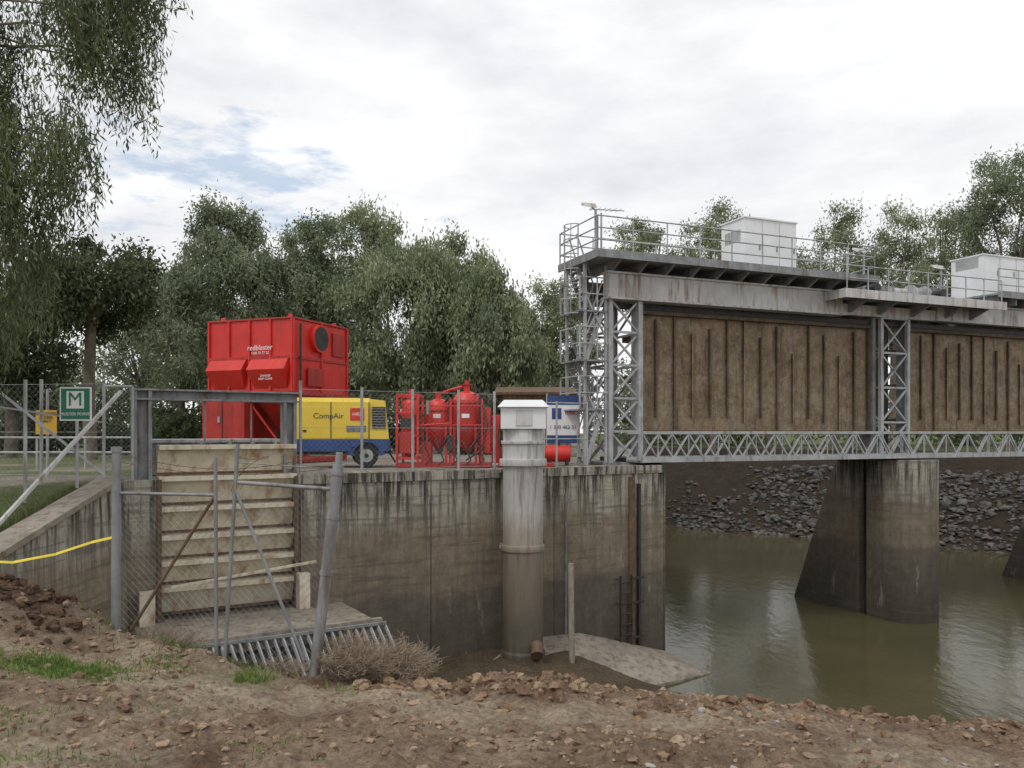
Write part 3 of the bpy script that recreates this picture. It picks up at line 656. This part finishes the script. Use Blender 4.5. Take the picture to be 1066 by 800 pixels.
def gate(s0,s1,name='lifting_sluice_gate'):
    w=MB(name,FB); w.box((s0,.34,0.02),(s1,.5,3.8),rustgate)
    w.box((s0,.16,3.72),(s1,.5,3.84),ribm); w.box((s0,.18,-.08),(s1,.5,.06),rustm)
    w.box((s0,.2,.05),(s0+.08,.34,3.7),ribm); w.box((s1-.08,.2,.05),(s1,.34,3.7),ribm)
    n=int((s1-s0)/.66); rr=random.Random(3)
    for i in range(1,n):
        s=s0+(s1-s0)*i/n; top=rr.choice([3.7,3.6,3.2,3.4,3.7,2.7]); bot=.06+rr.choice([0,0,0,.25,.4])
        # steel T stiffener: web plus narrow flange
        w.box((s-.006,.25,bot),(s+.006,.34,top),ribm); w.box((s-.03,.238,bot),(s+.03,.249,top),ribm if i%3 else rustgate)
    # riveted seams of the skin plates
    for z in (.95,1.9,2.85): w.box((s0+.1,.334,z-.03),(s1-.1,.3385,z+.03),rustgate)
    for i in range(int((s1-s0)/.16)):
        for z in (.95,1.9,2.85): w.box((s0+.12+i*.16,.328,z-.008),(s0+.136+i*.16,.335,z+.008),ribm)
    w.box((s0,.5,.3),(s1,1.2,.5),rustm); w.box((s0,.5,2.9),(s1,1.2,3.1),rustm); w.box((s0,.5,1.6),(s1,1.2,1.8),rustm)
    w.build()
gate(-.0,9.7); gate(11.62,21.8)
w=MB('footbridge',FB)
a,b=-.6,24
w.box((a,-.95,-.92),(b,-.15,-.86),galv_d)
for t in (-1.0,-.1):
    w.beam((a,t,-.02),(b,t,-.02),.07,.09,galv); w.beam((a,t,-.84),(b,t,-.84),.08,.15,galv)
    k=a; i=0
    while k<b-.1:
        w.beam((k,t,-.8 if i%2==0 else -.05),(k+.55,t,-.05 if i%2==0 else -.8),.05,.05,galv)
        if i%2==0: w.beam((k+.55,t,-.8),(k+.55,t,-.05),.03,.03,galv)
        k+=.55;i+=1
w.box((a,.0,-.95),(b,1.6,-.8),dark)
w.build()
w=MB('hoist_bridge_superstructure',FB)
w.box((-1.3,-.2,4.12),(8.0,.12,4.84),white_st); w.box((-1.35,-.28,4.84),(8.05,.2,4.9),white_st); w.box((-1.35,-.28,4.06),(8.05,.2,4.12),white_st)
for s in (-.2,1.8,3.8,5.8): w.box((s-.03,-.215,4.12),(s+.03,-.2,4.84),white_st)
w.box((-1.3,1.4,4.12),(24,1.7,4.84),white_st)
w.box((8.0,-.1,4.12),(12.6,.12,4.5),white_st)
w.box((12.6,-.2,4.12),(24,.12,4.75),white_st); w.box((12.55,-.28,4.75),(24,.2,4.81),white_st)
s=-1.2
while s<8.7:
    w.hexa([(s-.04,-.3,4.9),(s+.04,-.3,4.9),(s+.04,1.6,4.9),(s-.04,1.6,4.9)],[(s-.04,-.9,5.2),(s+.04,-.9,5.2),(s+.04,1.6,5.2),(s-.04,1.6,5.2)],galv_d); s+=.95
D0=-2.05; DT=1.65
w.box((D0,-.95,5.2),(8.8,DT,5.27),galv_d); w.box((D0-.05,-1.0,5.12),(8.85,-.95,5.36),galv_d); w.box((D0-.05,-.95,5.12),(D0,DT,5.36),galv_d)
w.box((8.8,-.95,5.12),(8.85,DT,5.36),galv_d)
w.box((15,-.8,5.15),(24,DT,5.22),galv_d); w.box((15,-.85,5.05),(24,-.8,5.3),galv_d)
s=15.2
while s<24: w.box((s-.04,-.7,4.82),(s+.04,1.6,5.15),galv_d); s+=.95
w.box((7.2,-1.15,4.62),(14.9,DT,4.7),galv_d); w.box((7.15,-1.2,4.5),(14.95,-1.15,4.8),white_st); w.box((7.15,-1.15,4.5),(7.2,DT,4.8),white_st)
for s in (8.4,9.8,11.4,13.0,14.3): w.hexa([(s-.06,-.15,4.2),(s+.06,-.15,4.2),(s+.06,1.6,4.2),(s-.06,1.6,4.2)],[(s-.06,-1.15,4.62),(s+.06,-1.15,4.62),(s+.06,1.6,4.62),(s-.06,1.6,4.62)],galv_d)
w.box((-1.1,.3,4.3),(24,1.3,4.4),dark); w.box((-1.0,.2,3.86),(24,.4,4.02),dark)  # dark strip just above the gate panels paints the shadow under the girder
w.build()
w=MB('walkway_railing',FB)
rail(w,(D0,-.9,0),(8.75,-.9,0),5.3); rail(w,(D0,DT-.05,0),(8.75,DT-.05,0),5.3); rail(w,(D0,-.9,0),(D0,DT-.05,0),5.3); rail(w,(8.75,-.9,0),(8.75,DT-.05,0),5.3)
rail(w,(7.3,-1.1,0),(14.8,-1.1,0),4.75,.85,1.0,nr=2); rail(w,(15.1,-.75,0),(24,-.75,0),5.25,.9); rail(w,(15.1,DT-.05,0),(24,DT-.05,0),5.25,.9)
w.build()
def cabinet(s0,s1,t0,t1,z0,z1):
    w=MB('control_cabinet',FB); w.box((s0,t0,z0),(s1,t1,z1),white_p); w.box((s0-.04,t0-.04,z1),(s1+.04,t1+.04,z1+.05),white_p)
    w.box((s0-.02,t0-.02,z0-.08),(s1+.02,t1+.02,z0),galv_d)
    n=3
    for i in range(1,n): s=s0+(s1-s0)*i/n; w.box((s-.008,t0-.006,z0+.05),(s+.008,t0-.001,z1-.05),galv_d)
    for i in range(n): s=s0+(s1-s0)*(i+.85)/n; w.box((s-.02,t0-.03,z0+.8),(s+.02,t0-.001,z0+1.0),galv_d)
    w.box((s0-.006,t0+.2,z0+1.1),(s0-.001,t1-.2,z0+1.5),galv)
    w.build(.01)
cabinet(4.2,6.4,.3,1.55,5.36,7.2); cabinet(15.4,18.2,.1,1.5,5.3,6.85)
w=MB('gate_hoist_machinery',FB)
for s in (8.9,12.2):
    w.box((s,.2,4.7),(s+1.3,1.4,4.85),galv_d); w.cyl((s+.15,.8,5.2),(s+.8,.8,5.2),.3,galv_d,18); w.cyl((s+.1,.8,5.2),(s+.15,.8,5.2),.38,galv,18); w.cyl((s+.8,.8,5.2),(s+.86,.8,5.2),.38,galv,18)
    w.box((s+.9,.5,4.85),(s+1.25,1.1,5.5),galv_d); w.cyl((s+.95,.4,5.2),(s+.95,0,5.2),.16,dark,14); w.box((s+.2,.0,4.85),(s+.5,.3,5.1),galv_d)
w.cyl((8.9,.8,5.2),(13.5,.8,5.2),.05,galv,8)
w.box((10.4,.3,4.7),(11.2,.7,5.35),galv_d); w.cyl((10.2,-.3,5.0),(10.9,-.3,5.0),.16,white_st,12)
w.build(.008)
def lamp(pos,h,arm):
    w=MB('floodlight',FB); x,y,z=pos
    w.cyl((x,y,z),(x,y,z+h),.04,galv); w.cyl((x,y,z+h),(x+arm,y-.1,z+h+.12),.025,galv)
    w.hexa([(x+arm-.2,y-.3,z+h-.02),(x+arm+.2,y-.3,z+h-.02),(x+arm+.2,y,z+h+.1),(x+arm-.2,y,z+h+.1)],[(x+arm-.15,y-.25,z+h+.12),(x+arm+.15,y-.25,z+h+.12),(x+arm+.15,y+.05,z+h+.2),(x+arm-.15,y+.05,z+h+.2)],white_st)
    w.build()
lamp((-1.9,-.5,5.3),1.3,-.3); lamp((9.6,.4,4.75),1.7,-.35); lamp((13.5,.4,4.75),1.4,-.35)
w=MB('radio_antenna',FB); w.cyl((-1.6,-.3,5.3),(-1.6,-.3,6.6),.03,galv); w.cyl((-2.0,-.3,6.68),(-.8,-.3,6.75),.015,galv)
for k in range(6): w.cyl((-1.9+k*.18,-.5,6.69+k*.01),(-1.9+k*.18,-.1,6.69+k*.01),.007,galv,4)
w.build()
# ------------------------------------------------------------------ foliage
def leaves(P,L,W,droop=.5):
    n=len(P)
    d=rng.normal(size=(n,3)); d[:,2]-=droop*2; d/=np.linalg.norm(d,axis=1,keepdims=True)
    q=rng.normal(size=(n,3)); s=np.cross(d,q); s/=np.linalg.norm(s,axis=1,keepdims=True)
    l=(L*rng.uniform(.6,1.4,n))[:,None]; ww=(W*rng.uniform(.6,1.3,n))[:,None]
    V=np.stack([P,P+d*l*.45+s*ww*.5,P+d*l,P+d*l*.45-s*ww*.5],1).reshape(-1,3)
    return V,np.arange(4*n).reshape(-1,4)
def tree(name,x,y,ztop,rx,zlow,nleaf,mat,L=.25,W=.09,zg=-1.1,nc=95,droop=.6,lean=0,cr=None,trunk=.28,ry=None):
    ry=ry or rx; H=ztop-zlow; cz=(ztop+zlow)/2
    C=[];R=[]
    for k in range(nc):
        while True:
            p=rng.uniform(-1,1,3); rr=np.linalg.norm(p)
            if .3<rr<1: break
        sh=1-.25*max(p[2],0)
        base=cr or rx*.18
        C.append((x+p[0]*rx*.97*sh+lean*(p[2]+1)*.5,y+p[1]*ry*.9*sh,cz+p[2]*H/2*.94)); R.append(base*rng.uniform(.45,1.6))
    C=np.array(C);R=np.array(R)
    w=MB(name); t=Vector((x,y,zg-.3)); fork=Vector((x+lean*.2,y,zlow+H*.12))
    w.path([t,t.lerp(fork,.5)+Vector((rng.normal()*.15,0,0)),fork],trunk,bark,8,trunk*.7)
    for k in rng.choice(nc,min(nc,22),replace=False):
        c=Vector(C[k]); mid=fork.lerp(c,.5)+Vector((rng.normal()*.3,rng.normal()*.3,.3)); w.path([fork,mid,c],trunk*.42,bark,5,.03)
    o=w.build()
    pw=R**1.8; pw/=pw.sum(); idx=rng.choice(nc,nleaf,p=pw)
    d=rng.normal(size=(nleaf,3)); d/=np.linalg.norm(d,axis=1,keepdims=True)
    rad=(rng.random(nleaf)**.5)*(1+.3*rng.normal(size=nleaf))
    P=C[idx]+d*(R[idx]*rad)[:,None]*np.array([1.15,1.15,1.0+.3*droop])
    V,F=leaves(P,L,W,droop); npmesh('foliage',V,F,[mat],parent=o)
    return o
def X_(p,y): return (p-533)*y/850
def T(p,top,wpx,y,low,n,mat,**k): tree('gum_tree',X_(p,y),y,(450-top)*y/850,wpx/2*y/850,(450-low)*y/850,n,mat,**k)
T(240,198,135,44,430,44000,leaf_g,nc=115)
T(290,228,110,49,440,24000,leaf_b)
T(328,212,115,47,440,30000,leaf_g)
T(375,208,120,50,440,28000,leaf_b,droop=.9)
T(428,222,140,43,440,42000,leaf_b,droop=1.1,nc=120)
T(480,240,120,45,455,30000,leaf_b,droop=1.2)
T(512,270,105,41,460,28000,leaf_b,droop=1.4,nc=95)
T(580,280,95,52,440,22000,leaf_b)
T(190,262,100,50,430,18000,leaf_g)
T(150,300,110,55,440,14000,leaf_g)
T(545,330,100,56,460,14000,leaf_g)
T(95,250,170,30,345,24000,leaf_d,nc=42,L=.2,W=.085,trunk=.26,cr=.6)
T(10,300,140,33,430,20000,leaf_d,nc=50,L=.22,W=.09,cr=.8)
T(670,218,80,62,330,13000,leaf_b,zg=-1.3,nc=55); T(742,210,95,62,340,16000,leaf_b,zg=-1.3,nc=65)
T(868,210,105,60,380,19000,leaf_b,zg=-1.3); T(930,206,110,60,380,20000,leaf_b,zg=-1.3)
T(985,208,100,62,380,16000,leaf_b,zg=-1.3); T(1050,146,115,56,350,28000,leaf_g,zg=-1.3,nc=100); T(1110,140,110,58,350,15000,leaf_g,zg=-1.3)
T(800,254,130,72,400,12000,leaf_b,zg=-1.3)
def belt(name,pts,n,mat,L=.5,W=.22,r=1.6):
    C=np.array(pts); idx=rng.integers(0,len(C),n); d=rng.normal(size=(n,3)); d/=np.linalg.norm(d,axis=1,keepdims=True)
    P=C[idx]+d*(r*rng.random(n)**.4)[:,None]; V,F=leaves(P,L,W,.4); npmesh(name,V,F,[mat])
pts=[]
for k in range(420):
    x=rng.uniform(-75,4); pts.append((x,66+rng.uniform(-4,6),rng.uniform(-1,6.5+2*math.sin(x*.4)+1.5*math.sin(x*.13))))
belt('distant_trees',pts,70000,leaf_g)
pts=[]
for k in range(260):
    x=rng.uniform(8,85); pts.append((x,78+rng.uniform(-4,6),rng.uniform(-1,6.5+1.6*math.sin(x*.3))))
belt('distant_trees',pts,42000,leaf_g)
pts=[(rng.uniform(-34,1),38+rng.uniform(-2,2),rng.uniform(-1,1.4)) for k in range(110)]
belt('undergrowth_shrubs',pts,30000,leaf_d,.3,.13,.9)
# near drooping gum at upper left
w=MB('drooping_gum_tree')
w.path([(-12.2,14.5,-1.9),(-12.0,14.5,1.5),(-11.6,14.4,4.5),(-11.2,14.3,8)],.32,bark,10,.16)
env=lambda z: float(np.interp(z,[1.2,2.2,3.2,4.4,5.4,6.2,7.4,9.5],[-9.0,-8.6,-8.1,-7.45,-6.9,-6.55,-6.3,-6.1]))
for k in range(18):
    z=rng.uniform(4.2,9.5); e=env(min(z-.6,9))-.5*rng.random(); y0=14+rng.normal()*.6
    pts=[]
    for q in range(8):
        f=q/7; pts.append((-11.7+(e+11.7)*f,14.4+(y0-14.4)*f+.1*math.sin(q*2.1+k),z-1.6*(1-f)**2+.5*math.sin(f*3.0)-.9*f*f+.06*math.sin(q*3+k)))
    w.path(pts,.05,bark,5,.008)
LP=[]
for k in range(2100):
    zt=rng.uniform(2.0,10); x=-11.8+(env(zt-.7)+11.8)*rng.random()**.6
    edge=(env(zt-.7)-x)
    if float(vn(np.array([x*1.3+9]),np.array([zt*1.0]))[0])<(-.2 if edge>1.5 else -.06): continue
    y=14.2+rng.normal()*.6; ln=rng.uniform(.5,1.4); sw=rng.normal()*.25; m=int(ln*44)
    for i in range(m):
        f=i/m; LP.append((x+sw*f*f+rng.normal()*.07,y+rng.normal()*.07,zt-ln*f+rng.normal()*.04))
    if k%3==0: w.path([(x-.15,y,zt+.15),(x,y,zt),(x+sw*.3,y,zt-ln*.5),(x+sw,y,zt-ln)],.005,bark,3,.002)
o=w.build()
V,F=leaves(np.array(LP),.15,.03,1.1); npmesh('foliage',V,F,[leaf_n],parent=o)
# ------------------------------------------------------------------ grass and shrubs
def tufts(cx,cy,rx,ry,n,h,wd=.005):
    x=cx+rng.normal(size=n)*rx*.5; y=cy+rng.normal(size=n)*ry*.5; z=hgt(x,y)[0]-.01
    ok=fbm(x,y,2.5,2)>-.1; x,y,z=x[ok],y[ok],z[ok]; n=len(x)
    a=rng.uniform(0,6.28,n); hh=h*rng.uniform(.4,1.2,n); lean=rng.uniform(.1,.8,n)*hh
    P=np.stack([x,y,z],-1); s=np.stack([np.cos(a),np.sin(a),0*a],-1)*wd; l=np.stack([-np.sin(a),np.cos(a),0*a],-1)*lean[:,None]
    up=np.stack([0*a,0*a,hh],-1)
    V=np.stack([P-s,P+s,P+l*.5+up*.7+s*.6,P+l+up],1).reshape(-1,3); return V,np.arange(4*n).reshape(-1,4)
Vs=[];Fs=[];o_=0
for c in [(-3.7,6.7,.55,.28,2600,.06),(-2.45,7.4,.9,.35,2600,.065),(-1.5,5.2,.4,.3,120,.05),(-3.2,8.1,1.0,.2,450,.08),(-2.6,4.7,.4,.3,160,.05),(-9.6,13.5,1.5,2.5,3000,.16),(-3.3,5.3,.5,.3,250,.05),(-2.6,6.0,.9,.4,260,.04)]:
    V,F=tufts(*c); Vs.append(V);Fs.append(F+o_);o_+=len(V)
npmesh('grass',np.concatenate(Vs),np.concatenate(Fs),[grassm])
def shrub(name,cx,cy,r,h,n):
    w=MB(name); z0=float(hgt(np.array([cx]),np.array([cy]))[0][0])
    for k in range(n):
        a=random.uniform(0,6.28); rr=r*random.random()**.6; bx=cx+rr*.35*math.cos(a); by=cy+rr*.35*math.sin(a)
        ex=cx+rr*math.cos(a); ey=cy+rr*math.sin(a); hz=h*random.uniform(.4,1)*(1-.4*rr/r)
        m_=((bx+ex)/2+random.gauss(0,.03),(by+ey)/2,z0+hz*.6)
        w.path([(bx,by,z0-.1),m_,(ex,ey,z0+hz)],.0035,twig,3,.0015)
        for q in range(3):
            f=random.uniform(.3,1); p=(m_[0]+(ex-m_[0])*f,m_[1]+(ey-m_[1])*f,m_[2]+(z0+hz-m_[2])*f)
            w.cyl(p,(p[0]+random.gauss(0,.06),p[1]+random.gauss(0,.06),p[2]+random.uniform(-.02,.08)),.0018,twig,3,cap=False)
    w.build()
shrub('dry_shrub',-1.55,8.05,.42,.55,420); shrub('dry_shrub',-1.1,8.1,.42,.5,400); shrub('dry_shrub',-3.55,8.4,.45,.32,240); shrub('dry_shrub',-2.3,8.2,.4,.22,160)
# ------------------------------------------------------------------ light
sun=bpy.data.lights.new('sun','SUN'); sun.energy=1.15; sun.angle=math.radians(18); sun.color=(1,.97,.93)
so=bpy.data.objects.new('sun',sun); S.collection.objects.link(so)
el=math.radians(55); az=math.radians(215)
dirv=Vector((math.sin(az)*math.cos(el),math.cos(az)*math.cos(el),math.sin(el)))
so.rotation_euler=dirv.to_track_quat('Z','Y').to_euler()
W=bpy.data.worlds.new('World'); S.world=W; W.use_nodes=True; nt=W.node_tree; bg=nt.nodes['Background']
sky=nd(nt,'ShaderNodeTexSky'); sky.sky_type='NISHITA'; sky.sun_disc=False; sky.sun_elevation=el; sky.sun_rotation=az
tc=nd(nt,'ShaderNodeTexCoord'); D=tc.outputs['Generated']
k=1/.12
n1=noise(nt,D,3.2,7,.55,(1,1,2.6)); n2=noise(nt,D,8,6,.55,(1,1,3.0))
mx=nd(nt,'ShaderNodeMath',operation='MULTIPLY_ADD'); nt.links.new(n2,mx.inputs[0]); mx.inputs[1].default_value=.4; nt.links.new(n1,mx.inputs[2])
cl=ramp(nt,[(.5,(.78*k,.8*k,.83*k)),(.62,(.87*k,.885*k,.91*k)),(.74,(.97*k,.98*k,1.0*k)),(.9,(1.15*k,1.15*k,1.15*k))],mx.outputs[0])
dn=nd(nt,'ShaderNodeVectorMath',operation='DISTANCE'); mp=nd(nt,'ShaderNodeMapping'); mp.inputs['Scale'].default_value=(1,1,2.8)
nt.links.new(D,mp.inputs[0]); nt.links.new(mp.outputs[0],dn.inputs[0]); v=Vector((-.40,1,.31)).normalized(); dn.inputs[1].default_value=(v.x,v.y,v.z*2.8)
n3=noise(nt,D,9,7,.65,(1,1,3.2))
ad=nd(nt,'ShaderNodeMath',operation='MULTIPLY_ADD'); nt.links.new(n3,ad.inputs[0]); ad.inputs[1].default_value=1.3; nt.links.new(dn.outputs['Value'],ad.inputs[2])
mk=ramp(nt,[(.6,(.7,.7,.7)),(.8,(0,0,0))],ad.outputs[0])
skyb=mix(nt,.55,sky.outputs[0],(.56*k,.73*k,.93*k))
fin=mix(nt,mk.outputs[0],cl.outputs[0],skyb)
nt.links.new(fin,bg.inputs[0]); bg.inputs[1].default_value=.12
# ------------------------------------------------------------------ camera
cam=bpy.data.cameras.new('camera'); cam.sensor_width=36; cam.lens=28.7; cam.shift_y=.0469; cam.clip_end=2000; cam.clip_start=.05
co=bpy.data.objects.new('camera',cam); co.rotation_euler=(math.radians(90),0,0); S.collection.objects.link(co); S.camera=co
